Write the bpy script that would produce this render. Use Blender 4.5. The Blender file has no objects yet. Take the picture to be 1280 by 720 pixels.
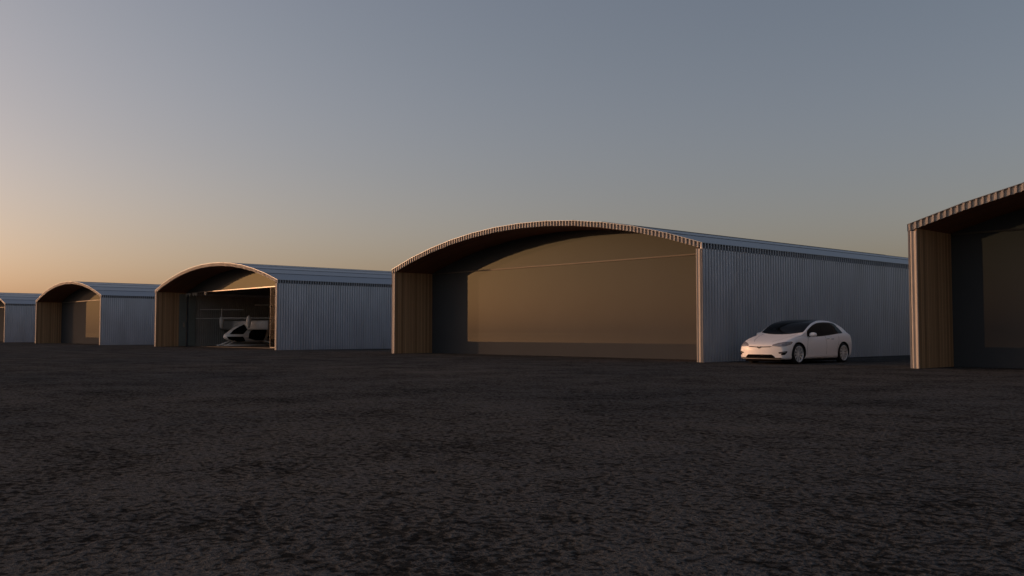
import bpy, bmesh, math, random
from mathutils import Vector, Matrix
from mathutils.bvhtree import BVHTree
from mathutils.geometry import delaunay_2d_cdt

random.seed(7)
sc = bpy.context.scene
C = sc.collection
R = math.radians

# ------------------------------------------------------------------ tags
def tag(o, label=None, cat=None, group=None, kind=None):
    if label: o['label'] = label
    if cat: o['category'] = cat
    if group: o['group'] = group
    if kind: o['kind'] = kind
    return o

def empty(name, loc=(0, 0, 0), rz=0.0):
    o = bpy.data.objects.new(name, None); C.objects.link(o)
    o.empty_display_size = 0.5
    o.location = loc; o.rotation_euler = (0, 0, rz)
    return o

def copy_tree(o, parent=None):
    c = o.copy(); C.objects.link(c); c.parent = parent
    for ch in list(o.children):
        copy_tree(ch, c)
    return c

# ------------------------------------------------------------------ materials
def new_mat(name):
    m = bpy.data.materials.new(name); m.use_nodes = True
    nt = m.node_tree
    return m, nt, nt.nodes['Principled BSDF']

def N(nt, typ, **kw):
    n = nt.nodes.new(typ)
    for k, v in kw.items():
        if hasattr(n, k): setattr(n, k, v)
        else: n.inputs[k].default_value = v
    return n

def noisy(name, col, rough=0.5, metal=0.0, scale=3.0, var=0.15, rvar=0.1, spec=None, coat=0.0, bump=0.0, stretch=(1, 1, 1)):
    m, nt, b = new_mat(name)
    tc = N(nt, 'ShaderNodeTexCoord'); mp = N(nt, 'ShaderNodeMapping'); mp.inputs['Scale'].default_value = stretch
    nt.links.new(tc.outputs['Object'], mp.inputs[0])
    no = N(nt, 'ShaderNodeTexNoise'); no.inputs['Scale'].default_value = scale; no.inputs['Detail'].default_value = 6
    nt.links.new(mp.outputs[0], no.inputs['Vector'])
    cr = N(nt, 'ShaderNodeValToRGB')
    cr.color_ramp.elements[0].position = .3; cr.color_ramp.elements[1].position = .7
    cr.color_ramp.elements[0].color = [c * (1 - var) for c in col] + [1]
    cr.color_ramp.elements[1].color = [min(1, c * (1 + var)) for c in col] + [1]
    nt.links.new(no.outputs[0], cr.inputs[0]); nt.links.new(cr.outputs[0], b.inputs['Base Color'])
    mr = N(nt, 'ShaderNodeMapRange'); mr.inputs['To Min'].default_value = max(.01, rough - rvar); mr.inputs['To Max'].default_value = rough + rvar
    nt.links.new(no.outputs[0], mr.inputs[0]); nt.links.new(mr.outputs[0], b.inputs['Roughness'])
    b.inputs['Metallic'].default_value = metal
    if spec is not None: b.inputs['IOR'].default_value = spec
    if coat: b.inputs['Coat Weight'].default_value = coat; b.inputs['Coat Roughness'].default_value = .04
    if bump:
        bp = N(nt, 'ShaderNodeBump'); bp.inputs['Strength'].default_value = bump; bp.inputs['Distance'].default_value = .02
        nt.links.new(no.outputs[0], bp.inputs['Height']); nt.links.new(bp.outputs[0], b.inputs['Normal'])
    return m

def wood(name, axis, dark, light, plank=.13, rough=.55):
    """boards running across 'axis': colour per board plus grain along it"""
    m, nt, b = new_mat(name)
    tc = N(nt, 'ShaderNodeTexCoord'); sx = N(nt, 'ShaderNodeSeparateXYZ'); nt.links.new(tc.outputs['Object'], sx.inputs[0])
    d = N(nt, 'ShaderNodeMath', operation='DIVIDE'); d.inputs[1].default_value = plank
    nt.links.new(sx.outputs[axis], d.inputs[0])
    fl = N(nt, 'ShaderNodeMath', operation='FLOOR'); nt.links.new(d.outputs[0], fl.inputs[0])
    fr = N(nt, 'ShaderNodeMath', operation='FRACT'); nt.links.new(d.outputs[0], fr.inputs[0])
    wn = N(nt, 'ShaderNodeTexWhiteNoise', noise_dimensions='1D'); nt.links.new(fl.outputs[0], wn.inputs['W'])
    mp = N(nt, 'ShaderNodeMapping'); s = [3, 3, 3]; s[axis] = 40
    if axis == 1: s[2] = 1.2
    mp.inputs['Scale'].default_value = s; nt.links.new(tc.outputs['Object'], mp.inputs[0])
    no = N(nt, 'ShaderNodeTexNoise'); no.inputs['Scale'].default_value = 1; no.inputs['Detail'].default_value = 5
    nt.links.new(mp.outputs[0], no.inputs['Vector'])
    ad = N(nt, 'ShaderNodeMath', operation='MULTIPLY_ADD'); ad.inputs[1].default_value = .55
    nt.links.new(wn.outputs['Value'], ad.inputs[0])
    m2 = N(nt, 'ShaderNodeMath', operation='MULTIPLY'); m2.inputs[1].default_value = .5
    nt.links.new(no.outputs[0], m2.inputs[0]); nt.links.new(m2.outputs[0], ad.inputs[2])
    cr = N(nt, 'ShaderNodeValToRGB'); cr.color_ramp.elements[0].color = list(dark) + [1]; cr.color_ramp.elements[1].color = list(light) + [1]
    cr.color_ramp.elements[0].position = .12; cr.color_ramp.elements[1].position = .9
    nt.links.new(ad.outputs[0], cr.inputs[0])
    # groove between boards
    gr = N(nt, 'ShaderNodeMath', operation='LESS_THAN'); gr.inputs[1].default_value = .07; nt.links.new(fr.outputs[0], gr.inputs[0])
    mx = N(nt, 'ShaderNodeMix', data_type='RGBA'); mx.inputs[7].default_value = [c * .35 for c in dark] + [1]
    nt.links.new(gr.outputs[0], mx.inputs[0]); nt.links.new(cr.outputs[0], mx.inputs[6]); nt.links.new(mx.outputs[2], b.inputs['Base Color'])
    bp = N(nt, 'ShaderNodeBump'); bp.inputs['Strength'].default_value = .6; bp.inputs['Distance'].default_value = .01; bp.invert = True
    nt.links.new(gr.outputs[0], bp.inputs['Height']); nt.links.new(bp.outputs[0], b.inputs['Normal'])
    b.inputs['Roughness'].default_value = rough
    return m

M = {}
M['sheet'] = noisy('corrugated_steel', (.385, .412, .46), .38, .40, 1.1, .10, .06, stretch=(1, 1, .35))
M['roof'] = noisy('roof_steel', (.19, .225, .27), .36, .45, .8, .12, .06, stretch=(1, .25, 1))
M['trim'] = noisy('painted_trim', (.34, .31, .28), .5, .0, 2.0, .10, .08)
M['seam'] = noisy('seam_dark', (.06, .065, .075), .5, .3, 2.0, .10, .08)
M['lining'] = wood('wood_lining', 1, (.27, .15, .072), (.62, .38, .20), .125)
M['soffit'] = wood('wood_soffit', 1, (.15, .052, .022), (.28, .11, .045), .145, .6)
def door_mat():
    m = bpy.data.materials.new('dark_gloss_panel'); m.use_nodes = True; nt = m.node_tree; nt.nodes.clear()
    out = N(nt, 'ShaderNodeOutputMaterial'); mix = N(nt, 'ShaderNodeMixShader'); fr = N(nt, 'ShaderNodeFresnel'); fr.inputs[0].default_value = 1.25
    ma = N(nt, 'ShaderNodeMath', operation='MULTIPLY_ADD'); ma.inputs[1].default_value = .18; ma.inputs[2].default_value = .012
    tc = N(nt, 'ShaderNodeTexCoord'); no = N(nt, 'ShaderNodeTexNoise'); no.inputs['Scale'].default_value = .6; no.inputs['Detail'].default_value = 5
    nt.links.new(tc.outputs['Object'], no.inputs['Vector'])
    cr = N(nt, 'ShaderNodeValToRGB'); cr.color_ramp.elements[0].color = (.060, .065, .070, 1); cr.color_ramp.elements[1].color = (.072, .077, .083, 1)
    df = N(nt, 'ShaderNodeBsdfDiffuse'); gl = N(nt, 'ShaderNodeBsdfGlossy'); gl.inputs['Roughness'].default_value = 0.0; gl.inputs['Color'].default_value = (.76, .75, .52, 1)
    nt.links.new(no.outputs[0], cr.inputs[0]); nt.links.new(cr.outputs[0], df.inputs['Color'])
    nt.links.new(fr.outputs[0], ma.inputs[0]); nt.links.new(ma.outputs[0], mix.inputs[0]); nt.links.new(df.outputs[0], mix.inputs[1]); nt.links.new(gl.outputs[0], mix.inputs[2])
    nt.links.new(mix.outputs[0], out.inputs[0]); return m
M['door'] = door_mat()
M['rail'] = noisy('brushed_rail', (.13, .125, .12), .3, .0, 6, .08, .06)
M['rail_dull'] = noisy('dull_rail', (.10, .09, .075), .5, 0, 6, .08, .05, spec=1.38)
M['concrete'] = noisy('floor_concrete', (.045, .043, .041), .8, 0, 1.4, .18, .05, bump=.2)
M['inner'] = noisy('inner_sheet', (.34, .33, .31), .5, .1, 1.0, .10, .06)
M['leaf'] = noisy('folded_leaf', (.19, .215, .20), .6, 0, 1.0, .06, .05)
M['backpanel'] = noisy('back_sheet', (.25, .26, .28), .5, .3, 1.0, .10, .06)

def glass_mat():
    m = bpy.data.materials.new('tinted_glass'); m.use_nodes = True; nt = m.node_tree; nt.nodes.clear()
    out = N(nt, 'ShaderNodeOutputMaterial'); mix = N(nt, 'ShaderNodeMixShader'); mix.inputs[0].default_value = .004
    m2 = N(nt, 'ShaderNodeMixShader'); m2.inputs[0].default_value = .35
    df = N(nt, 'ShaderNodeBsdfDiffuse'); df.inputs['Color'].default_value = (.02, .018, .016, 1)
    gl = N(nt, 'ShaderNodeBsdfGlossy'); gl.inputs['Roughness'].default_value = 0.0
    tr = N(nt, 'ShaderNodeBsdfTransparent'); tr.inputs[0].default_value = (.62, .56, .50, 1)
    nt.links.new(tr.outputs[0], m2.inputs[1]); nt.links.new(df.outputs[0], m2.inputs[2])
    nt.links.new(m2.outputs[0], mix.inputs[1]); nt.links.new(gl.outputs[0], mix.inputs[2]); nt.links.new(mix.outputs[0], out.inputs[0])
    return m
M['glass'] = glass_mat()

# car / aircraft
M['paint'] = noisy('white_paint', (.87, .86, .86), .42, 0, 1.5, .015, .02, coat=.15)
M['black_gloss'] = noisy('black_gloss', (.006, .006, .007), .06, 0, 2, .1, .02, spec=1.18)
M['win'] = noisy('tinted_window', (.006, .007, .008), .03, 0, 2, .1, .01, spec=1.18)
M['black'] = noisy('black_plastic', (.006, .006, .006), .85, 0, 4, .2, .1, spec=1.06)
M['rubber'] = noisy('tyre_rubber', (.013, .013, .013), .8, 0, 20, .2, .08)
M['rim'] = noisy('silver_rim', (.78, .77, .75), .35, .25, 8, .06, .05)
M['chrome'] = noisy('chrome', (.55, .55, .56), .15, .9, 8, .05, .03)
M['lamp'] = noisy('lamp_glass', (.24, .225, .225), .12, 0, 14, .35, .05, coat=.8)
M['lampinner'] = noisy('lamp_inner', (.42, .42, .43), .2, .4, 14, .15, .05)
M['red'] = noisy('red_lamp', (.20, .012, .012), .15, 0, 8, .1, .05, coat=.8)
M['seatgrey'] = noisy('cabin_grey', (.10, .10, .105), .6, 0, 8, .1, .05)
M['airwhite'] = noisy('aircraft_white', (.86, .85, .83), .35, 0, 3, .04, .05, coat=.3)
M['airgrey'] = noisy('wing_grey', (.52, .51, .50), .45, 0, 3, .08, .05)
M['airlight'] = noisy('rotor_pale', (.66, .64, .60), .4, 0, 3, .06, .05)

# ------------------------------------------------------------------ mesh builder
class MB:
    def __init__(s): s.v = []; s.f = []
    def box(s, x0, x1, y0, y1, z0, z1):
        i = len(s.v)
        s.v += [(x0, y0, z0), (x1, y0, z0), (x1, y1, z0), (x0, y1, z0), (x0, y0, z1), (x1, y0, z1), (x1, y1, z1), (x0, y1, z1)]
        s.f += [(i, i+3, i+2, i+1), (i+4, i+5, i+6, i+7), (i, i+1, i+5, i+4), (i+1, i+2, i+6, i+5), (i+2, i+3, i+7, i+6), (i+3, i, i+4, i+7)]
    def quad(s, a, b, c, d):
        i = len(s.v); s.v += [a, b, c, d]; s.f.append((i, i+1, i+2, i+3))
    def strip(s, lo, hi):
        """surface between two equally long polylines"""
        i = len(s.v); n = len(lo); s.v += list(lo) + list(hi)
        for k in range(n-1): s.f.append((i+k, i+k+1, i+n+k+1, i+n+k))
    def tube(s, p, q, r0, r1=None, n=10, cap=True):
        r1 = r0 if r1 is None else r1
        p = Vector(p); q = Vector(q); d = (q-p).normalized()
        a = d.orthogonal().normalized(); b = d.cross(a); i = len(s.v)
        for c, r in ((p, r0), (q, r1)):
            for k in range(n):
                t = 2*math.pi*k/n; s.v.append(tuple(c + a*math.cos(t)*r + b*math.sin(t)*r))
        for k in range(n):
            k2 = (k+1) % n; s.f.append((i+k, i+k2, i+n+k2, i+n+k))
        if cap: s.f.append(tuple(i+n-1-k for k in range(n))); s.f.append(tuple(i+n+k for k in range(n)))
    def lathe(s, prof, axis='x', n=40, cx=0, cy=0, cz=0):
        i = len(s.v); m = len(prof)
        for k in range(n):
            t = 2*math.pi*k/n
            for a, r in prof:
                if axis == 'x': s.v.append((cx+a, cy+r*math.cos(t), cz+r*math.sin(t)))
                else: s.v.append((cx+r*math.cos(t), cy+r*math.sin(t), cz+a))
        for k in range(n):
            k2 = (k+1) % n
            for j in range(m-1): s.f.append((i+k*m+j, i+k*m+j+1, i+k2*m+j+1, i+k2*m+j))
    def build(s, name, mat, parent=None, smooth=False, bevel=0, loc=None):
        me = bpy.data.meshes.new(name); me.from_pydata(s.v, [], s.f); me.update()
        bm = bmesh.new(); bm.from_mesh(me); bmesh.ops.recalc_face_normals(bm, faces=bm.faces)
        if bevel: bmesh.ops.bevel(bm, geom=bm.edges[:], offset=bevel, segments=2, affect='EDGES')
        bm.to_mesh(me); bm.free()
        if smooth:
            for p in me.polygons: p.use_smooth = True
        o = bpy.data.objects.new(name, me); C.objects.link(o)
        me.materials.append(mat)
        if parent: o.parent = parent
        if loc: o.location = loc
        return o

# ------------------------------------------------------------------ hangars
HW, ZE, RISE, D = 11.045, 4.89, 1.75, 27.0
T = .30          # wall thickness
FH = .25         # fascia height
YD = 2.74        # recess: door plane behind the front edge
RR = (HW*HW + RISE*RISE) / (2*RISE)
NSEG = 12
KX = [-HW + 2*HW*k/NSEG for k in range(NSEG+1)]
KZ = [ZE + RISE - (RR - math.sqrt(RR*RR - x*x)) for x in KX]
def zt(x):
    x = max(-HW, min(HW, x))
    for k in range(NSEG):
        if x <= KX[k+1] + 1e-9:
            t = (x-KX[k])/(KX[k+1]-KX[k]); return KZ[k]*(1-t)+KZ[k+1]*t
    return KZ[-1]

def ribs(a, b, pitch=.2, rib=.085, depth=.06, slope=.012, phase=0.0):
    """box profile: list of (position, inset) along a..b"""
    out = []; x = a + phase; 
    out.append((a, 0.0 if phase == 0 else depth))
    while x < b - 1e-6:
        e = min(b, x+rib)
        if x > a: out += [(x, depth), (min(b, x+slope), 0)]
        out += [(max(x, e-slope), 0), (e, depth)]
        x += pitch
    out.append((b, depth))
    res = [out[0]]
    for p in out[1:]:
        if p[0] > res[-1][0] + 1e-5: res.append(p)
    return res

def wave(a, b, pitch=.2, amp=.05, n=4):
    """trapezoid sheet profile: (position, inset)"""
    out = []; x = a
    while x < b - .01:
        for o, d in ((0, 1), (.085, 1), (.108, 0), (.177, 0)):
            if x+o < b: out.append((x+o, d*amp))
        x += pitch
    out.append((b, amp)); return out

def arch_sheet(mb, y, z0f, z1f, x0, x1, th=.05):
    xs = sorted(set([x0, x1] + [k for k in KX if x0 < k < x1]))
    for yy in (y, y+th):
        mb.strip([(x, yy, z0f(x)) for x in xs], [(x, yy, z1f(x)) for x in xs])
    mb.strip([(x, y, z0f(x)) for x in xs], [(x, y+th, z0f(x)) for x in xs])
    mb.strip([(x, y, z1f(x)) for x in xs], [(x, y+th, z1f(x)) for x in xs])

def make_hangar(is_open=False):
    root = empty('hangar')
    W_in = HW - T
    # roof: faceted steel deck
    mb = MB()
    xs = KX
    y0, y1 = -.012, D
    top = lambda x: zt(x)
    mb.strip([(x, y0, zt(x)) for x in xs], [(x, y1, zt(x)) for x in xs])
    mb.strip([(x, y0, zt(x)-.018) for x in xs], [(x, y1, zt(x)-.018) for x in xs])
    mb.strip([(x, y0, zt(x)-.018) for x in xs], [(x, y0, zt(x)) for x in xs])
    mb.strip([(x, y1, zt(x)-.018) for x in xs], [(x, y1, zt(x)) for x in xs])
    for s in (-1, 1):
        x = s*HW; e = s*.012
        mb.quad((x, y0, ZE-.018), (x, y1, ZE-.018), (x, y1, ZE), (x, y0, ZE))
    roof = mb.build('roof', M['roof'], root)
    # standing seams along every fold of the roof
    mb = MB()
    for k in range(1, NSEG): 
        x, z = KX[k], KZ[k]; mb.box(x-.02, x+.02, 0.02, D-.02, z-.01, z+.016)
    mb.build('roof_seam', M['seam'], roof)
    # ceiling inside
    if is_open:
        mb = MB(); arch_sheet(mb, YD+.1, lambda x: zt(x)-FH+.01, lambda x: zt(x)-FH+.02, -W_in, W_in, D-YD-.3)
        mb.build('ceiling', M['backpanel'], root)
    # ribbed fascia, front (and back) arch, then both eaves
    for yy, sg in ((0, 1), (D-.02, -1)):
        mb = MB(); pr = ribs(-HW, HW, phase=.03)
        P = []
        for i, (x, d) in enumerate(pr):
            P.append((x, d))
            if i+1 < len(pr):
                for k in KX:
                    if x + 1e-4 < k < pr[i+1][0] - 1e-4:
                        t = (k-x)/(pr[i+1][0]-x); P.append((k, d*(1-t)+pr[i+1][1]*t))
        mb.strip([(x, yy+sg*d, zt(x)-FH) for x, d in P], [(x, yy+sg*d, zt(x)-.019) for x, d in P])
        mb.strip([(x, yy+sg*d, zt(x)-FH) for x, d in P], [(x, yy+sg*.075, zt(x)-FH) for x, d in P])
        mb.build('fascia', M['trim'], root)
    for s in (-1, 1):
        mb = MB(); pr = ribs(0.0, D-.02, depth=.12, rib=.06)
        mb.strip([(s*(HW-d), y, ZE-FH) for y, d in pr], [(s*(HW-d), y, ZE-.019) for y, d in pr])
        
        ef = mb.build('eave_fascia', M['sheet'], root)
        mb = MB(); xa = s*(HW-.088); mb.box(min(xa, xa-s*.03), max(xa, xa-s*.03), .08, D-.1, ZE-FH+.004, ZE-.022); mb.build('recess_shade_strip', M['seam'], ef)  # dark strip added behind the ribs, recess shade put into its colour
    # side walls: corrugated sheet, ribbed jamb at the front edge
    for s in (-1, 1):
        mb = MB(); pr = wave(0.0, D-.05)
        mb.strip([(s*(HW-.012-d), y, 0) for y, d in pr], [(s*(HW-.012-d), y, ZE-FH+.005) for y, d in pr])
        w = mb.build('side_wall', M['sheet'], root)
        mb = MB(); k = 24
        pr = [(i/k*T, .022*(.5-.5*math.cos(2*math.pi*(i/k*T+.03)/.15))) for i in range(k+1)]
        mb.strip([(s*(HW-.012-a), d, 0) for a, d in pr], [(s*(HW-.012-a), d, ZE-FH+.004) for a, d in pr])
        xa, xb = s*(HW-T+.005), s*(HW-T-.012)
        mb.quad((xb, .0, 0), (xb, .05, 0), (xb, .05, ZE-FH+.06), (xb, 0, ZE-FH+.06))
        mb.build('jamb', M['trim'], root)
        # timber lining of the recess
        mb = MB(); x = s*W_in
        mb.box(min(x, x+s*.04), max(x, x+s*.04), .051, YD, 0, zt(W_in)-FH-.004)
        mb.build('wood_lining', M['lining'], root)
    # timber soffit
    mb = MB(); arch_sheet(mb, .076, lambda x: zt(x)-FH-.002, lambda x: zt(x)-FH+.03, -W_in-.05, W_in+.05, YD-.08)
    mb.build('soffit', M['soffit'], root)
    # back wall
    mb = MB(); pr = wave(-HW+.1, HW-.1, amp=.03, n=6)
    mb.strip([(x, D-.12+d, 0) for x, d in pr], [(x, D-.12+d, zt(x)-.03) for x, d in pr])
    mb.build('back_wall', M['sheet'], root)
    # door plane
    ZR = 4.70
    mb = MB()
    fx = [x for x in [-W_in + i*(2*W_in)/60 for i in range(61)]]
    xs2 = sorted(set(fx + [k for k in KX if -W_in < k < W_in]))
    xs2 = [x for x in xs2 if zt(x)-FH > ZR]
    xs2 = [-W_in] + xs2 + [W_in] if xs2[0] > -W_in else xs2
    for yy in (YD, YD+.04):
        mb.strip([(x, yy, min(ZR, zt(x)-FH)) for x in xs2], [(x, yy, zt(x)-FH) for x in xs2])
    gp = mb.build('gable_panel', M['door'], root)
    bm = bmesh.new(); bm.from_mesh(gp.data)
    for f in bm.faces:
        if (f.normal.y > 0) == (f.calc_center_median().y < YD+.02): f.normal_flip()
    bm.to_mesh(gp.data); bm.free()
    mb = MB(); mb.box(-W_in+.05, W_in-(.05 if not is_open else .42), YD-.06, YD-.002, ZR-.03, ZR+.035)
    mb.build('door_rail', M['rail' if is_open else 'rail_dull'], root)
    zc = zt(W_in)-FH
    if not is_open:
        mb = MB(); mb.box(-W_in, W_in, YD, YD+.06, .0, ZR)
        mb.build('door', M['door'], root)
    else:
        mb = MB(); mb.box(-W_in, W_in, YD-.04, YD+.12, .0, .05)
        mb.build('threshold', M['concrete'], root)
        mb = MB(); mb.box(-W_in, W_in, YD+.121, D-.13, .0, .03)
        mb.build('floor_slab', M['concrete'], root)
        for s in (-1, 1):          # inner face of the side walls
            mb = MB(); pr = wave(YD+.8 if s < 0 else YD+.15, D-.2, amp=.05)
            mb.strip([(s*(W_in+.02+d), y, .03) for y, d in pr], [(s*(W_in+.02+d), y, 4.44) for y, d in pr])
            mb.box(min(s*W_in-s*.03, s*W_in+s*.05), max(s*W_in-s*.03, s*W_in+s*.05), pr[0][0], D-.2, 4.44, 4.50)
            mb.build('inner_wall', M['inner'], root)
        # folded leaf on the left, glazed leaf on the right
        mb = MB(); mb.box(-W_in+.01, -W_in+.07, YD+.13, YD+.78, .06, 4.6)
        mb.box(-W_in+.03, -W_in+.11, YD-.7, YD-.065, .03, 4.6)
        lf = mb.build('door_leaf', M['leaf'], root)
        mb = MB(); mb.box(-W_in+.112, -W_in+.16, YD-.33, YD-.28, 1.7, 2.1)
        mb.build('handle', M['chrome'], lf)
        gx0 = 4.75
        mb = MB(); y = YD+.02; mb.quad((gx0+.051, y, .12), (W_in-.01, y, .12), (W_in-.01, y, ZR-.06), (gx0+.051, y, ZR-.06))
        gl = mb.build('glazed_leaf', M['glass'], root)
        mb = MB(); mb.box(gx0+.02, gx0+.05, YD, YD+.06, .06, ZR-.055); mb.box(gx0+.05, W_in-.01, YD, YD+.06, .06, .119)
        mb.build('leaf_frame', M['seam'], gl)
        for hx in (-10.55, -9.9, -9.1, -8.55, -6.6):
            mb = MB(); mb.box(hx-.13, hx+.13, YD-.16, YD-.062, 4.50, 4.66); mb.tube((hx, YD-.11, 4.4), (hx, YD-.11, 4.5), .05)
            mb.build('door_hanger', M['airlight'], root)
    return root

Y0 = 31.13
G = 'arched hangars standing in a row'
spots = [(-14.48+HW, 'nearest arched hangar cut off by the right edge of the picture'),
         (-22.99-HW, 'widest looking arched hangar with closed glossy door, white car parked along its wall'),
         (-94.67-HW, 'small distant arched hangar with closed door, left of the open hangar with the aircraft'),
         (-129.98-HW, 'farthest arched hangar, only its side wall and roof edge showing at the left border')]
first = make_hangar()
for i, (x, lab) in enumerate(spots):
    h = first if i == 0 else copy_tree(first)
    h.location = (x, Y0, 0); tag(h, lab, 'hangar', G)
    if i == 3:
        mb = MB(); mb.box(HW-.02, HW+.03, 3.9, 5.6, .02, 4.25); dr = mb.build('side_door', M['leaf'], h)
        mb = MB(); mb.box(HW-.02, HW+.04, 3.9, 5.6, 4.26, 4.58); mb.build('flashing', M['trim'], h)
op = make_hangar(True); op.location = (-58.90-HW, Y0, 0)
tag(op, 'open arched hangar with a small white aircraft inside and a sunlit strip over its opening', 'hangar', G)

# ------------------------------------------------------------------ surface tools
def pchip(xs, ys):
    n = len(xs); h = [xs[i+1]-xs[i] for i in range(n-1)]; d = [(ys[i+1]-ys[i])/h[i] for i in range(n-1)]
    m = [0]*n; m[0] = d[0]; m[-1] = d[-1]
    for i in range(1, n-1):
        if d[i-1]*d[i] <= 0: m[i] = 0
        else:
            w1 = 2*h[i]+h[i-1]; w2 = h[i]+2*h[i-1]; m[i] = (w1+w2)/(w1/d[i-1]+w2/d[i])
    def f(x):
        if x <= xs[0]: return ys[0]
        if x >= xs[-1]: return ys[-1]
        i = 0
        while x > xs[i+1]: i += 1
        t = (x-xs[i])/h[i]; a = t*t*(3-2*t)
        return ys[i]*(1-a)+ys[i+1]*a + h[i]*(m[i]*t*(1-t)**2 - m[i+1]*t*t*(1-t))
    return f

def spline(P, n):
    """Catmull-Rom through control points, n samples per span"""
    P = [Vector(p) for p in P]; out = []
    Q = [P[0]*2-P[1]] + P + [P[-1]*2-P[-2]]
    for i in range(1, len(Q)-2):
        a, b, c, d = Q[i-1:i+3]
        for k in range(n):
            t = k/n
            out.append(.5*((2*b)+(c-a)*t+(2*a-5*b+4*c-d)*t*t+(3*b-a-3*c+d)*t**3))
    out.append(P[-1]); return out

def loft(sections, ys, name, mat, parent, cap=True):
    """sections: lists of (x,z) for the half x>=0 from bottom centre to top centre"""
    v = []; f = []; n = len(sections[0]); ring = 2*n-2
    for s, y in zip(sections, ys):
        for x, z in s: v.append((max(0, x), y, z))
        for x, z in reversed(s[1:-1]): v.append((-max(0, x), y, z))
    for i in range(len(ys)-1):
        for k in range(ring):
            k2 = (k+1) % ring; f.append((i*ring+k, i*ring+k2, (i+1)*ring+k2, (i+1)*ring+k))
    f.append(tuple(range(ring-1, -1, -1))); f.append(tuple(range((len(ys)-1)*ring, len(ys)*ring)))
    mb = MB(); mb.v = v; mb.f = f
    return mb.build(name, mat, parent, smooth=True)

def decal(name, poly, origin, direction, up, bvh, mat, parent, off=.006, step=.05, mirror=False, thick=.0):
    """polygon drawn in the plane at 'origin' seen along 'direction', laid on the body surface"""
    d = Vector(direction).normalized(); u = Vector(up); r = d.cross(u).normalized(); u = r.cross(d).normalized(); o = Vector(origin)
    pts = []
    m = len(poly)
    for i in range(m):
        a = Vector(poly[i]); b = Vector(poly[(i+1) % m]); k = max(1, int((b-a).length/step))
        for j in range(k): pts.append(a+(b-a)*j/k)
    nb = len(pts); edges = [(i, (i+1) % nb) for i in range(nb)]
    def inside(p):
        c = False
        for i in range(nb):
            a, b = pts[i], pts[(i+1) % nb]
            if (a.y > p.y) != (b.y > p.y) and p.x < (b.x-a.x)*(p.y-a.y)/(b.y-a.y)+a.x: c = not c
        return c
    x0 = min(p.x for p in pts); x1 = max(p.x for p in pts); y0 = min(p.y for p in pts); y1 = max(p.y for p in pts)
    allp = list(pts); x = x0+step/2
    while x < x1:
        y = y0+step/2
        while y < y1:
            p = Vector((x, y))
            if inside(p) and min((p-q).length for q in pts) > step*.45: allp.append(p)
            y += step
        x += step
    vs, es, fs, *_ = delaunay_2d_cdt(allp, edges, [], 1, 1e-6)
    V = []
    last = None
    for p in vs:
        s = o + r*p.x + u*p.y
        hit = bvh.ray_cast(s, d)
        if hit[0] is None:
            hit = bvh.find_nearest(s+d*(last if last else 1.0)); q = hit[0] - d*off
        else: q = hit[0] - d*off; last = (hit[0]-s).length
        V.append(q)
    mb = MB(); mb.v = [tuple(q) for q in V]; mb.f = [tuple(f) for f in fs if len(f) >= 3]
    o1 = mb.build(name, mat, parent, smooth=True)
    if mirror:
        mb = MB(); mb.v = [(-q.x, q.y, q.z) for q in V]; mb.f = [tuple(reversed(f)) for f in fs]
        mb.build(name, mat, parent, smooth=True)
    return o1

def bvh_of(o):
    me = o.data; return BVHTree.FromPolygons([v.co.copy() for v in me.vertices], [tuple(p.vertices) for p in me.polygons])

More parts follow.
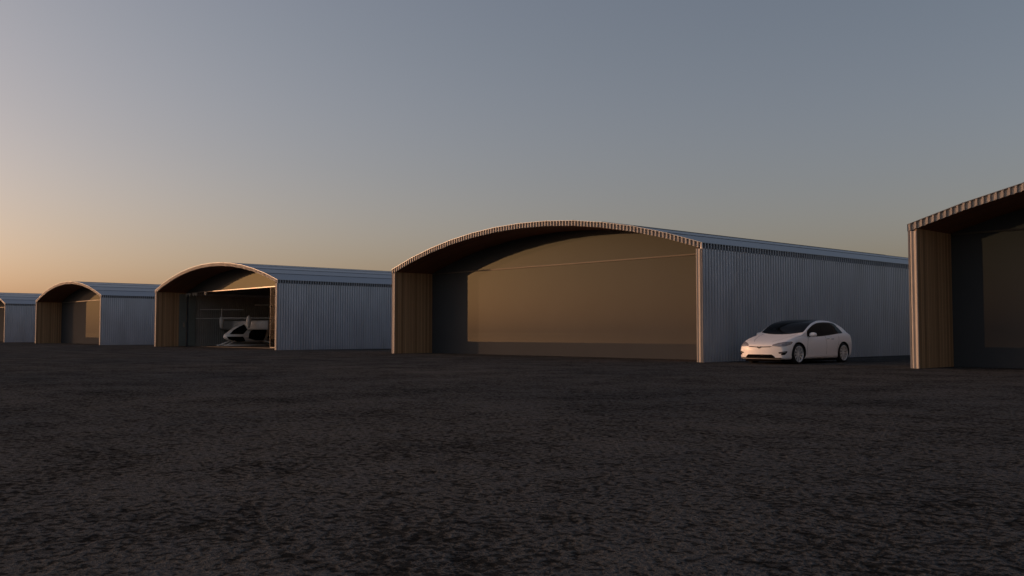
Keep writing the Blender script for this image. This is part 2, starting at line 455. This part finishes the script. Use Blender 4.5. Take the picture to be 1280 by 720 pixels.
# ------------------------------------------------------------------ the car
def make_car():
    root = empty('parked_car')
    L = 4.80
    yk = [0, .02, .07, .16, .32, .60, .95, 1.24, 1.47, 1.70, 2.03, 2.42, 2.75, 3.16, 3.58, 3.98, 4.35, 4.58, 4.70, 4.77, L]
    zt_ = [.67, .715, .755, .805, .865, .945, 1.035, 1.12, 1.245, 1.40, 1.57, 1.665, 1.685, 1.67, 1.60, 1.48, 1.32, 1.19, 1.125, 1.06, .98]
    zbt = [.62, .655, .70, .755, .82, .905, .975, 1.01, 1.01, 1.01, 1.01, 1.02, 1.04, 1.075, 1.115, 1.135, 1.12, 1.09, 1.05, .99, .92]
    wd = [.84, .88, .915, .945, .965, .985, .99, .995, .998, 1.0, 1.0, 1.0, 1.0, 1.0, .995, .985, .965, .935, .905, .87, .82]
    wr = [.62, .67, .72, .77, .81, .84, .865, .88, .875, .855, .82, .79, .775, .77, .755, .73, .70, .67, .64, .60, .54]
    zb_ = [.24, .21, .185, .175, .17, .17, .17, .17, .17, .17, .17, .17, .17, .17, .17, .17, .18, .22, .28, .34, .40]
    F = [pchip(yk, a) for a in (zt_, zbt, wd, wr, zb_)]
    ys = sorted(set([0, .006, .02, .04, .07, .11, .16, .23] + [.32+i*.0765 for i in range(58)] + [4.74, 4.77, 4.79, L]))
    ys = [y for y in ys if y <= L]
    secs = []
    for y in ys:
        z1, zl, w, r, z0 = [f(y) for f in F]
        gh = z1-zl
        rail = zl + gh*.84 if gh > .12 else zl+gh*.62
        h = zl-z0
        waist = .012*min(1, gh/.3)
        cps = [(0, z0), (.55*w, z0), (.88*w, z0+.01), (.965*w, z0+.07*h/.8), (.985*w, z0+.25*h), (w, z0+.50*h), (w*.993, z0+.72*h), (w*.965, z0+.90*h),
               (w*.93, zl), (w*.93*.55+r*.45+waist, zl+(rail-zl)*.50), (r+.035, rail), (r*.90, rail+(z1-rail)*.62), (r*.55, z1-(z1-rail)*.08), (0, z1)]
        secs.append([(p.x, p.y) for p in spline([Vector(c) for c in cps], 5)])
    def shrink(sec, k):
        zc = (sec[0][1]+sec[-1][1])/2; return [(x*k, zc+(z-zc)*k) for x, z in sec]
    ks = [.02, .2, .4, .6, .8, .92, .97]
    secs = [shrink(secs[0], k) for k in ks] + secs + [shrink(secs[-1], k) for k in reversed(ks)]
    ys = [0-.012*(1-k*k) for k in ks] + ys + [L+.02*(1-k*k) for k in reversed(ks)]
    body = loft(secs, ys, 'body', M['paint'], root)
    for v in body.data.vertices:       # the nose and the tail are bowed seen from above
        x, y, z = v.co
        if y < .75: v.co.y = y + .17*(min(1, abs(x)/.95)**2.2)*(1-max(0, y)/.75)**1.3 + .05*max(0, (z-.52))*(1-max(0, y)/.75)
        if y > 4.2: v.co.y = y - .16*(min(1, abs(x)/.95)**2.2)*min(1, (y-4.2)/.6)**1.3
    bvh = bvh_of(body)
    YF, YR, RW = .93, .93+2.965, .375
    # wheel openings cut through the body
    cut = MB()
    for yc in (YF, YR):
        for s in (-1, 1):
            i = len(cut.v); n = 48; ra = .432
            for x in (s*.62, s*1.2):
                for k in range(n):
                    t = 2*math.pi*k/n; cut.v.append((x, yc+ra*math.cos(t), RW+.01+ra*math.sin(t)))
            for k in range(n): cut.f.append((i+k, i+(k+1) % n, i+n+(k+1) % n, i+n+k))
            cut.f.append(tuple(range(i+n-1, i-1, -1))); cut.f.append(tuple(range(i+n, i+2*n)))
    co = cut.build('cutter', M['black'])
    body.data.materials.append(M['black'])
    for p in co.data.polygons: p.material_index = 0
    md = body.modifiers.new('b', 'BOOLEAN'); md.operation = 'DIFFERENCE'; md.object = co; md.solver = 'EXACT'
    try: md.material_mode = 'TRANSFER'
    except Exception: pass
    dg = bpy.context.evaluated_depsgraph_get(); nm = bpy.data.meshes.new_from_object(body.evaluated_get(dg))
    body.modifiers.clear(); body.data = nm; bpy.data.objects.remove(co)
    # faces inside the openings are black
    names = [m.name for m in nm.materials]
    if M['black'].name not in names: nm.materials.append(M['black']); names.append(M['black'].name)
    bi = names.index(M['black'].name)
    for p in nm.polygons:
        c = p.center
        for yc in (YF, YR):
            rad = math.hypot(c.y-yc, c.z-RW-.01)
            if rad < .436 and abs(c.x) < .995 and (abs(p.normal.x) < .5 or abs(c.x) < .65): p.material_index = bi
    # glass: windscreen and roof, seen from above
    top = dict(direction=(0, 0, -1), up=(0, 1, 0))
    def t_edge(y): return F[3](y)
    ws = [(x, 1.40 - .0*x) for x in (-.70, -.35, 0, .35, .70)]
    def outline(y0, y1, k=.93, n=12, bow=0):
        Lf = []; Rt = []
        for i in range(n+1):
            y = y0+(y1-y0)*i/n; Rt.append((t_edge(y)*k, y)); Lf.append((-t_edge(y)*k, y))
        fr = [(x*t_edge(y0)*k, y0-bow*(1-x*x)) for x in (-.8, -.5, -.2, 0, .2, .5, .8)]
        return fr + Rt + list(reversed(Lf))
    decal('windscreen', outline(1.38, 2.34, .97, bow=.20), (0, 0, 3), **top, bvh=bvh, mat=M['win'], parent=root, off=.006, step=.07)
    decal('roof_glass', outline(2.37, 3.30, .93), (0, 0, 3), **top, bvh=bvh, mat=M['black_gloss'], parent=root, off=.006, step=.07)
    decal('rear_window', outline(3.62, 4.45, .90), (0, 0, 3), **top, bvh=bvh, mat=M['win'], parent=root, off=.006, step=.07)
    # side glass, drawn in side view: (y, z)
    def belt(y): return F[1](y)+.025
    def top_dlo(y): return F[1](y) + (F[0](y)-F[1](y))*.84 - .03
    def dlo(y0, y1, lo=0, hi=0, n=14):
        a = [(y0+(y1-y0)*i/n) for i in range(n+1)]
        lower = [(y, belt(y)+lo) for y in a]; upper = [(y, max((top_dlo(y)-hi-belt(y)-lo)*min(1, max(0, (3.94-y)/.42))**.6+belt(y)+lo, belt(y)+lo+.005)) for y in a]
        return lower + list(reversed(upper))
    for s in (-1, 1):
        # plane coordinates: right vector = d x up
        d = Vector((-s, 0, 0)); r = d.cross(Vector((0, 0, 1))); sg = r.y
        def P(pl): return [(p[0]*sg, p[1]) for p in pl]
        kw = dict(origin=(s*3, 0, 0), direction=(-s, 0, 0), up=(0, 0, 1), bvh=bvh, parent=root)
        decal('window_surround', P(dlo(1.54, 3.92, -.012, -.02, 26)), mat=M['black_gloss'], off=.004, step=.06, **kw)
        decal('side_window', P(dlo(1.76, 2.42, .012, .012)), mat=M['win'], off=.009, step=.06, **kw)
        decal('side_window', P(dlo(2.52, 3.20, .012, .012)), mat=M['win'], off=.009, step=.06, **kw)
        decal('side_window', P(dlo(3.29, 3.82, .012, .012)), mat=M['win'], off=.009, step=.06, **kw)
        # door handles
        for hy in (2.72, 3.02):
            hd = decal('door_handle', P([(hy, .915), (hy+.20, .92), (hy+.20, .945), (hy, .94)]), mat=M['chrome'], off=.011, step=.05, **kw)
        # shut lines
        for ln in ([(1.47, .34), (1.43, .60), (1.50, .86), (1.62, 1.03)], [(2.68, .34), (2.70, .7), (2.69, 1.06)], [(3.42, .44), (3.46, .66), (3.56, .88), (3.58, 1.1)]):
            pl = [(y-.005, z) for y, z in ln] + [(y+.005, z) for y, z in reversed(ln)]
            decal('shut_line', P(pl), mat=M['black'], off=.003, step=.08, **kw)
        # dark sill below the doors
        decal('sill', P([(1.38, .172), (3.44, .172), (3.44, .225), (1.38, .215)]), mat=M['black'], off=.006, step=.06, **kw)
        # mirror
        mb = MB(); 
        n = 10
        for i in range(n+1):
            th = math.pi*i/n
            for k in range(14):
                ph = 2*math.pi*k/14
                q = math.sin(th)
                mb.v.append((s*1.10 + .14*math.copysign(abs(math.cos(th))**.8, math.cos(th)), 1.64+.095*q*math.cos(ph), 1.09+.09*q*math.sin(ph)))
        for i in range(n):
            for k in range(14): mb.f.append((i*14+k, i*14+(k+1) % 14, (i+1)*14+(k+1) % 14, (i+1)*14+k))
        mir = mb.build('mirror', M['paint'], root, smooth=True)
        mb = MB(); mb.tube((s*.95, 1.66, 1.03), (s*1.04, 1.65, 1.07), .03, .025); mb.build('mirror_arm', M['black'], mir)
    # lamps: seen from the front quarter
    for s in (-1, 1):
        d = Vector((-s*.72, .69, -.12)); 
        r = d.normalized().cross(Vector((0, 0, 1))).normalized()
        org = Vector((s*.76, .20, .755)) - d.normalized()*2
        g = s if r.y > 0 else s
        e = 1 if (r.y > 0) else -1      # plane x grows towards the tail when r.y>0
        pl = [(-.30, -.070), (-.10, -.105), (.12, -.095), (.34, -.015), (.43, .075), (.36, .095), (.12, .080), (-.10, .045), (-.28, -.015)]
        pl = [(a*e, b) for a, b in pl]
        hl = decal('headlight', pl, org, d, (0, 0, 1), bvh, M['lamp'], root, off=.012, step=.04)
        pl2 = [(-.26, -.078), (-.08, -.092), (.02, -.085), (.0, -.015), (-.12, -.02), (-.24, -.05)]
        decal('lens', [(a*e, b) for a, b in pl2], org, d, (0, 0, 1), bvh, M['lampinner'], hl, off=.018, step=.03)
        # corner vents / fog lamps
        org2 = Vector((s*.86, .12, .42)) - d.normalized()*2
        pl = [(-.13, .035), (.17, .075), (.155, .02), (.07, -.065), (-.06, -.075), (-.04, -.02), (-.12, -.01)]
        fl = decal('fog_lamp', [(a*e, b) for a, b in pl], org2, d, (0, 0, 1), bvh, M['black'], root, off=.010, step=.04)
        pl = [(-.07, .018), (.11, .045), (.10, .022), (-.06, -.002)]
        decal('lamp_strip', [(a*e, b) for a, b in pl], org2, d, (0, 0, 1), bvh, M['lampinner'], fl, off=.016, step=.03)
        # tail lamp
        d3 = Vector((-s*.8, -.6, 0)); r3 = d3.normalized().cross(Vector((0, 0, 1)))
        org3 = Vector((s*.80, 4.82, .98)) - d3.normalized()*2; e3 = 1 if r3.y > 0 else -1
        decal('tail_light', [(a*e3, b) for a, b in [(-.28, .03), (.2, .02), (.22, -.06), (-.05, -.07), (-.2, -.02)]], org3, d3, (0, 0, 1), bvh, M['red'], root, off=.012, step=.05)
    fr = dict(origin=(0, -2, 0), direction=(0, 1, 0), up=(0, 0, 1), bvh=bvh, parent=root)
    # looking along +y with z up: plane x = +x
    decal('nose_slit', [(-.50, .668), (-.2, .655), (0, .650), (.2, .655), (.50, .668), (.40, .632), (.10, .622), (.05, .600), (-.05, .600), (-.10, .622), (-.40, .632)], mat=M['black'], off=.008, step=.05, **fr)
    decal('emblem', [(-.085, .664), (-.03, .656), (0, .652), (.03, .656), (.085, .664), (.07, .636), (.028, .630), (.016, .60), (0, .545), (-.016, .60), (-.028, .630), (-.07, .636)], mat=M['seam'], off=.014, step=.03, **fr)
    decal('lower_intake', [(-.60, .245), (.60, .245), (.56, .30), (.48, .36), (-.48, .36), (-.56, .30)], mat=M['black'], off=.008, step=.05, **fr)
    pl = decal('front_lip', [(-.80, .215), (.80, .215), (.80, .243), (-.80, .243)], mat=M['black'], off=.012, step=.05, **fr)
    # bonnet shut lines and wipers
    for s in (-1, 1):
        ln = [(.36, .24), (.52, .5), (.64, .9), (.70, 1.28)]
        pl = [(s*(x-.004), y) for x, y in ln] + [(s*(x+.005), y) for x, y in reversed(ln)]
        decal('shut_line', pl, (0, 0, 3), (0, 0, -1), (0, 1, 0), bvh, M['black'], root, off=.003, step=.1)
    mb = MB()
    for x0, x1 in ((-.55, .02), (.05, .55)):
        mb.tube((x0, 1.385, F[0](1.385)+.0-abs(x0)*.05), (x1, 1.47, F[0](1.47)-.005), .011)
    mb.build('wiper', M['black'], root)
    # underbody
    mb = MB(); mb.box(-.72, .72, .22, .5, .10, .19); mb.box(-.78, .78, .3, 4.5, .11, .19); mb.box(-.91, .91, 1.42, 3.40, .10, .18); mb.build('underbody', M['black'], root)
    # wheels
    for yc in (YF, YR):
        for s in (-1, 1):
            w = MB(); xo = s*.965
            prof = [(-.10, .27), (-.118, .31), (-.112, .352), (-.085, .372), (0, .376), (.085, .372), (.112, .352), (.118, .312), (.10, .28)]
            w.lathe([(a*1.0, r) for a, r in prof], 'x', 48)
            wh = w.build('wheel', M['rubber'], root, smooth=True, loc=(s*.872, yc, RW)); wh.scale = (1, .91, 1)
            m2 = MB()
            m2.lathe([(s*.085, .305), (s*.112, .300), (s*.118, .288), (s*.100, .275), (s*.02, .268), (-s*.08, .270)], 'x', 48)
            m2.lathe([(s*.02, .001), (s*.092, .001), (s*.095, .045), (s*.085, .055), (s*.02, .06)], 'x', 24)
            ns = 10
            for k in range(ns):
                for off_, wid in ((-.03, .028),):
                    t0 = 2*math.pi*k/ns; t1 = t0 + off_*1.6
                    c0, s0 = math.cos(t0), math.sin(t0); c1, s1 = math.cos(t1), math.sin(t1)
                    a = Vector((s*.088, .045*c0, .045*s0)); b = Vector((s*.098, .284*c1, .284*s1))
                    tang = Vector((0, -math.sin((t0+t1)/2), math.cos((t0+t1)/2)))
                    i = len(m2.v)
                    for p, wdh in ((a, .014), (b, .026)):
                        for dx in (0, -s*.03):
                            for sg2 in (-1, 1): m2.v.append(tuple(p+tang*wdh*sg2+Vector((dx, 0, 0))))
                    m2.f += [(i, i+1, i+5, i+4), (i+2, i+6, i+7, i+3), (i, i+4, i+6, i+2), (i+1, i+3, i+7, i+5), (i+4, i+5, i+7, i+6), (i, i+2, i+3, i+1)]
            m2.build('rim', M['rim'], wh, smooth=False)
            m3 = MB(); m3.lathe([(s*.03, .001), (s*.03, .17), (s*.01, .17)], 'x', 32); m3.build('brake_disc', M['seam'], wh)
    return root

car = make_car()
car.location = (-20.28, 31.02, 0); car.scale = (1.08, 1.145, 1.03)
tag(car, 'white electric crossover car parked beside the corrugated hangar wall', 'car')

# ------------------------------------------------------------------ the aircraft in the open hangar
def make_aircraft():
    root = empty('aircraft')
    yk = [0, .08, .3, .7, 1.2, 1.8, 2.4, 3.0, 3.6, 4.2, 4.8, 5.2]
    ztp = [.82, .95, 1.10, 1.36, 1.66, 1.86, 1.90, 1.84, 1.72, 1.56, 1.40, 1.30]
    zbt = [.74, .64, .52, .40, .33, .28, .28, .30, .42, .55, .78, .95]
    wd = [.06, .22, .42, .60, .72, .78, .80, .77, .66, .48, .28, .14]
    F = [pchip(yk, a) for a in (ztp, zbt, wd)]
    ys = [5.2*(i/48)**1.15 for i in range(49)]
    secs = []
    for y in ys:
        a, b, w = [f(y) for f in F]; c = (a+b)/2-.05; s = []
        for k in range(25):
            t = -math.pi/2+math.pi*k/24
            s.append((w*max(0, math.cos(t))**.75, (c+(a-c)*math.sin(t)) if t > 0 else (c+(c-b)*math.sin(t))))
        secs.append(s)
    body = loft(secs, ys, 'body', M['airwhite'], root); bvh = bvh_of(body)
    for s in (-1, 1):
        d = Vector((-s, 0, 0)); sg = d.cross(Vector((0, 0, 1))).y
        def P(pl): return [(p[0]*sg, p[1]) for p in pl]
        kw = dict(origin=(s*3, 0, 0), direction=(-s, 0, 0), up=(0, 0, 1), bvh=bvh, parent=root)
        decal('canopy', P([(.36, 1.00), (1.42, 1.00), (1.72, 1.30), (2.4, 1.62), (2.2, 1.85), (1.7, 1.81), (1.2, 1.61), (.72, 1.33)]), mat=M['win'], off=.03, step=.09, **kw)
        decal('lower_glass', P([(.14, .79), (1.42, .79), (1.74, .40), (1.2, .36), (.7, .44), (.3, .58)]), mat=M['win'], off=.03, step=.09, **kw)
        decal('door_window', P([(1.92, 1.04), (2.1, 1.28), (2.7, 1.54), (3.1, 1.52), (3.66, 1.42), (3.38, .50), (2.6, .48), (1.92, .64)]), mat=M['win'], off=.03, step=.09, **kw)
        decal('rear_window', P([(3.95, 1.36), (4.45, 1.24), (4.25, .72), (3.72, .62)]), mat=M['win'], off=.03, step=.09, **kw)
        mb = MB()
        for p, q in (((s*.35, .95, .50), (s*.72, -.05, .09)), ((s*.40, 3.5, .46), (s*.78, 4.7, .09))): mb.tube(p, q, .055, .045, 8)
        mb.tube((s*.75, -.25, .085), (s*.75, 4.9, .085), .045, n=8)
        mb.build('skid', M['airwhite'], root, smooth=True)
    # tall wing standing on edge behind the cabin
    mb = MB(); i0 = 0
    n = 14
    for x in (-4.5, 4.5):
        for k in range(n*2):
            t = 2*math.pi*k/(n*2); mb.v.append((x, 1.83+.13*math.cos(t), 1.73+.37*math.sin(t)))
    m = n*2
    for k in range(m): mb.f.append((k, (k+1) % m, m+(k+1) % m, m+k))
    mb.f += [tuple(range(m-1, -1, -1)), tuple(range(m, 2*m))]
    mb.build('wing', M['airgrey'], root, smooth=True)
    # nacelles with rotors; blades lie level
    dv = Vector((-.669, -.743, 0))
    def nacelle(x, y, z, rad, col, up=0):
        mb = MB(); mb.lathe([(-.75, .02), (-.68, .12), (-.3, .19), (.0, .20), (.12, .16), (.24, .08), (.30, .001)], 'z', 20, cz=0)
        na = mb.build('nacelle', col, root, smooth=True, loc=(x, y, z))
        if up:
            mb = MB(); mb.tube((0, 0, .2), (0, 0, up), .05, .04, 8); mb.build('mast', M['airgrey'], na)
        for zz, rr in [(.10, rad)] + ([(up, rad*.85)] if up else []):
            mb = MB()
            for sg in (-1, 1):
                d = dv*sg; sd = Vector((-d.y, d.x, 0))
                prev = None
                for a, w in ((.12, .05), (.5, .13), (rr*.7, .11), (rr, .05)):
                    c = d*a
                    q = [c+sd*w+Vector((0, 0, .02)), c-sd*w-Vector((0, 0, .02)), c-sd*w-Vector((0, 0, .05)), c+sd*w-Vector((0, 0, .01))]
                    i = len(mb.v); mb.v += [tuple(v) for v in q]
                    if prev is not None:
                        for k in range(4): mb.f.append((prev+k, prev+(k+1) % 4, i+(k+1) % 4, i+k))
                    prev = i
                mb.f.append((prev, prev+1, prev+2, prev+3))
            mb.tube((0, 0, -.06), (0, 0, .07), .11, .06, 10)
            rt = mb.build('rotor', M['airlight'], na); rt.location = (0, 0, zz)
    nacelle(-2.35, .88, 2.22, 2.25, M['airlight'], .85)
    nacelle(2.35, 1.13, 2.22, 2.25, M['airlight'])
    # spinner covers, tail rotor on its mast
    mb = MB(); mb.tube((0, 4.3, 1.45), (.1, 4.9, 3.2), .13, .07, 10); mb.build('tail_mast', M['airgrey'], root, smooth=True)
    nacelle(.1, 4.9, 3.38, 2.0, M['airgrey'])
    return root
ac = make_aircraft(); ac.location = (-76.1, 35.2, .035); ac.scale = (1.0, 1.02, 1.05)
tag(ac, 'small white rotor aircraft with black windows parked inside the open hangar', 'aircraft')

# ------------------------------------------------------------------ ground and added sky reflector
def gravel():
    m, nt, b = new_mat('gravel'); L = nt.links.new
    tc = N(nt, 'ShaderNodeTexCoord')
    def noise(scale, det, rough=.6, vec=None, dist=0):
        n = N(nt, 'ShaderNodeTexNoise'); n.inputs['Scale'].default_value = scale; n.inputs['Detail'].default_value = det
        n.inputs['Roughness'].default_value = rough; n.inputs['Distortion'].default_value = dist; L(tc.outputs['Object'], n.inputs['Vector']); return n
    fine = noise(30, 3, .6); clump = noise(14.5, 3, .6); mid = noise(3.1, 3, .55); big = noise(.55, 4, .6); d = noise(.10, 3, .5)
    def mr(src, a0, a1, b0, b1):
        n = N(nt, 'ShaderNodeMapRange', interpolation_type='SMOOTHSTEP'); n.clamp = True
        for k, v in (('From Min', a0), ('From Max', a1), ('To Min', b0), ('To Max', b1)): n.inputs[k].default_value = v
        L(src, n.inputs['Value']); return n.outputs[0]
    def op(o, x, y):
        n = N(nt, 'ShaderNodeMath', operation=o)
        for i, q in enumerate((x, y)):
            if isinstance(q, (int, float)): n.inputs[i].default_value = q
            else: L(q, n.inputs[i])
        return n.outputs[0]
    # hollows between the stones: dense in some places, sparse in others
    dens = op('ADD', op('MULTIPLY', op('SUBTRACT', big.outputs[0], .5), .34), op('MULTIPLY', op('SUBTRACT', mid.outputs[0], .5), .24))
    lvl = op('ADD', clump.outputs[0], dens)
    pit = mr(lvl, .50, .60, 0, 1)
    clump2 = noise(4.6, 2.5, .55)
    pit2 = mr(op('ADD', clump2.outputs[0], op('MULTIPLY', dens, .8)), .545, .63, 0, 1)
    stone = mr(fine.outputs[0], .3, .7, .74, 1.30)
    crest = mr(lvl, .30, .50, 1.30, .98)
    val = op('MULTIPLY', op('MULTIPLY', stone, crest), op('MULTIPLY', op('SUBTRACT', 1.0, op('MULTIPLY', pit, .66)), op('SUBTRACT', 1.0, op('MULTIPLY', pit2, .40))))
    tone = mr(mid.outputs[0], .3, .7, 0, 1)
    cr = N(nt, 'ShaderNodeValToRGB'); e = cr.color_ramp.elements
    e[0].color = (.084, .082, .0815, 1); e[1].color = (.103, .095, .087, 1); L(tone, cr.inputs[0])
    mv = N(nt, 'ShaderNodeMix', data_type='RGBA', blend_type='MULTIPLY'); mv.inputs[0].default_value = 1
    L(cr.outputs[0], mv.inputs[6]); L(val, mv.inputs[7])
    # broad patches of browner grit
    mx = N(nt, 'ShaderNodeMix', data_type='RGBA', blend_type='MULTIPLY'); mx.inputs[0].default_value = 1
    cr2 = N(nt, 'ShaderNodeValToRGB'); cr2.color_ramp.elements[0].position = .35; cr2.color_ramp.elements[0].color = (.84, .90, .93, 1)
    cr2.color_ramp.elements[1].position = .65; cr2.color_ramp.elements[1].color = (1.06, 1.06, 1.02, 1)
    L(d.outputs[0], cr2.inputs[0]); L(mv.outputs[2], mx.inputs[6]); L(cr2.outputs[0], mx.inputs[7]); L(mx.outputs[2], b.inputs['Base Color'])
    b.inputs['Roughness'].default_value = 1.0; b.inputs['Specular IOR Level'].default_value = 0.0
    bp = N(nt, 'ShaderNodeBump'); bp.inputs['Strength'].default_value = .7; bp.inputs['Distance'].default_value = .03
    L(val, bp.inputs['Height']); L(bp.outputs[0], b.inputs['Normal'])
    return m
YS = -13.2
mb = MB(); mb.quad((-4000, YS, 0), (4000, YS, 0), (4000, 5000, 0), (-4000, 5000, 0)); mb.quad((-4000, YS, 0), (4000, YS, 0), (4000, YS-.4, -.9), (-4000, YS-.4, -.9))
tag(mb.build('ground', gravel()), kind='structure')
wm, nt, b = new_mat('reflector_water'); b.inputs['Base Color'].default_value = (.02, .025, .03, 1); b.inputs['Roughness'].default_value = .05; b.inputs['IOR'].default_value = 1.33
mb = MB(); mb.quad((-4000, -4000, -.12), (4000, -4000, -.12), (4000, YS-.02, -.12), (-4000, YS-.02, -.12))  # added unseen sheet behind the camera, gives the doors bright sky reflections
tag(mb.build('sky_reflector_sheet', wm), kind='structure')

# ------------------------------------------------------------------ light
SUN_AZ, SUN_EL = R(-122.3), R(4.6)     # azimuth from +Y towards +X
w = bpy.data.worlds.new('World'); sc.world = w; w.use_nodes = True
nt = w.node_tree; bg = nt.nodes['Background']
sky = nt.nodes.new('ShaderNodeTexSky'); sky.sky_type = 'NISHITA'; sky.sun_disc = False
sky.sun_elevation = R(6.27); sky.sun_rotation = SUN_AZ; sky.air_density = 1.015; sky.dust_density = 2.6; sky.ozone_density = 1.64
mul = nt.nodes.new('ShaderNodeMix'); mul.data_type = 'RGBA'; mul.blend_type = 'MULTIPLY'; mul.inputs[0].default_value = 1; mul.inputs[7].default_value = (1.29, 1.07, 1.09, 1)
hs = nt.nodes.new('ShaderNodeHueSaturation'); hs.inputs['Saturation'].default_value = .84
nt.links.new(sky.outputs[0], hs.inputs['Color']); nt.links.new(hs.outputs[0], mul.inputs[6])
tcw = nt.nodes.new('ShaderNodeTexCoord'); sxw = nt.nodes.new('ShaderNodeSeparateXYZ'); nt.links.new(tcw.outputs['Generated'], sxw.inputs[0])
rw = nt.nodes.new('ShaderNodeValToRGB'); rw.color_ramp.elements[0].position = 0; rw.color_ramp.elements[0].color = (.985, .94, 1.0, 1)
rw.color_ramp.elements[1].position = .30; rw.color_ramp.elements[1].color = (.94, .955, .93, 1)
nt.links.new(sxw.outputs['Z'], rw.inputs[0]); mw = nt.nodes.new('ShaderNodeMix'); mw.data_type = 'RGBA'; mw.blend_type = 'MULTIPLY'; mw.inputs[0].default_value = 1
nt.links.new(mul.outputs[2], mw.inputs[6]); nt.links.new(rw.outputs[0], mw.inputs[7]); nt.links.new(mw.outputs[2], bg.inputs['Color'])
bg.inputs['Strength'].default_value = .15
ld = bpy.data.lights.new('sun', 'SUN'); ld.energy = 1.25; ld.color = (1, .48, .22); ld.angle = R(.6)
so = bpy.data.objects.new('sun', ld); C.objects.link(so)
dirv = Vector((math.sin(SUN_AZ)*math.cos(SUN_EL), math.cos(SUN_AZ)*math.cos(SUN_EL), math.sin(SUN_EL)))
so.rotation_euler = dirv.to_track_quat('Z', 'Y').to_euler(); so.location = dirv*50

# ------------------------------------------------------------------ camera
cam = bpy.data.cameras.new('camera'); co = bpy.data.objects.new('camera', cam); C.objects.link(co); sc.camera = co
cam.sensor_width = 36; cam.lens = 36*1165.56/1280; cam.clip_start = .05; cam.clip_end = 20000
co.location = (0, 0, 1.2); co.rotation_euler = (R(90+2.747), 0, R(48.0021))
vs = sc.view_settings; vs.view_transform = 'Standard'; vs.look = 'None'; vs.exposure = 0; vs.gamma = 1; vs.use_curve_mapping = False
sc.render.engine = 'CYCLES'
sc.cycles.use_denoising = True
sc.cycles.max_bounces = 8; sc.cycles.glossy_bounces = 6; sc.cycles.transparent_max_bounces = 8
sc.render.resolution_x = 1024; sc.render.resolution_y = 576
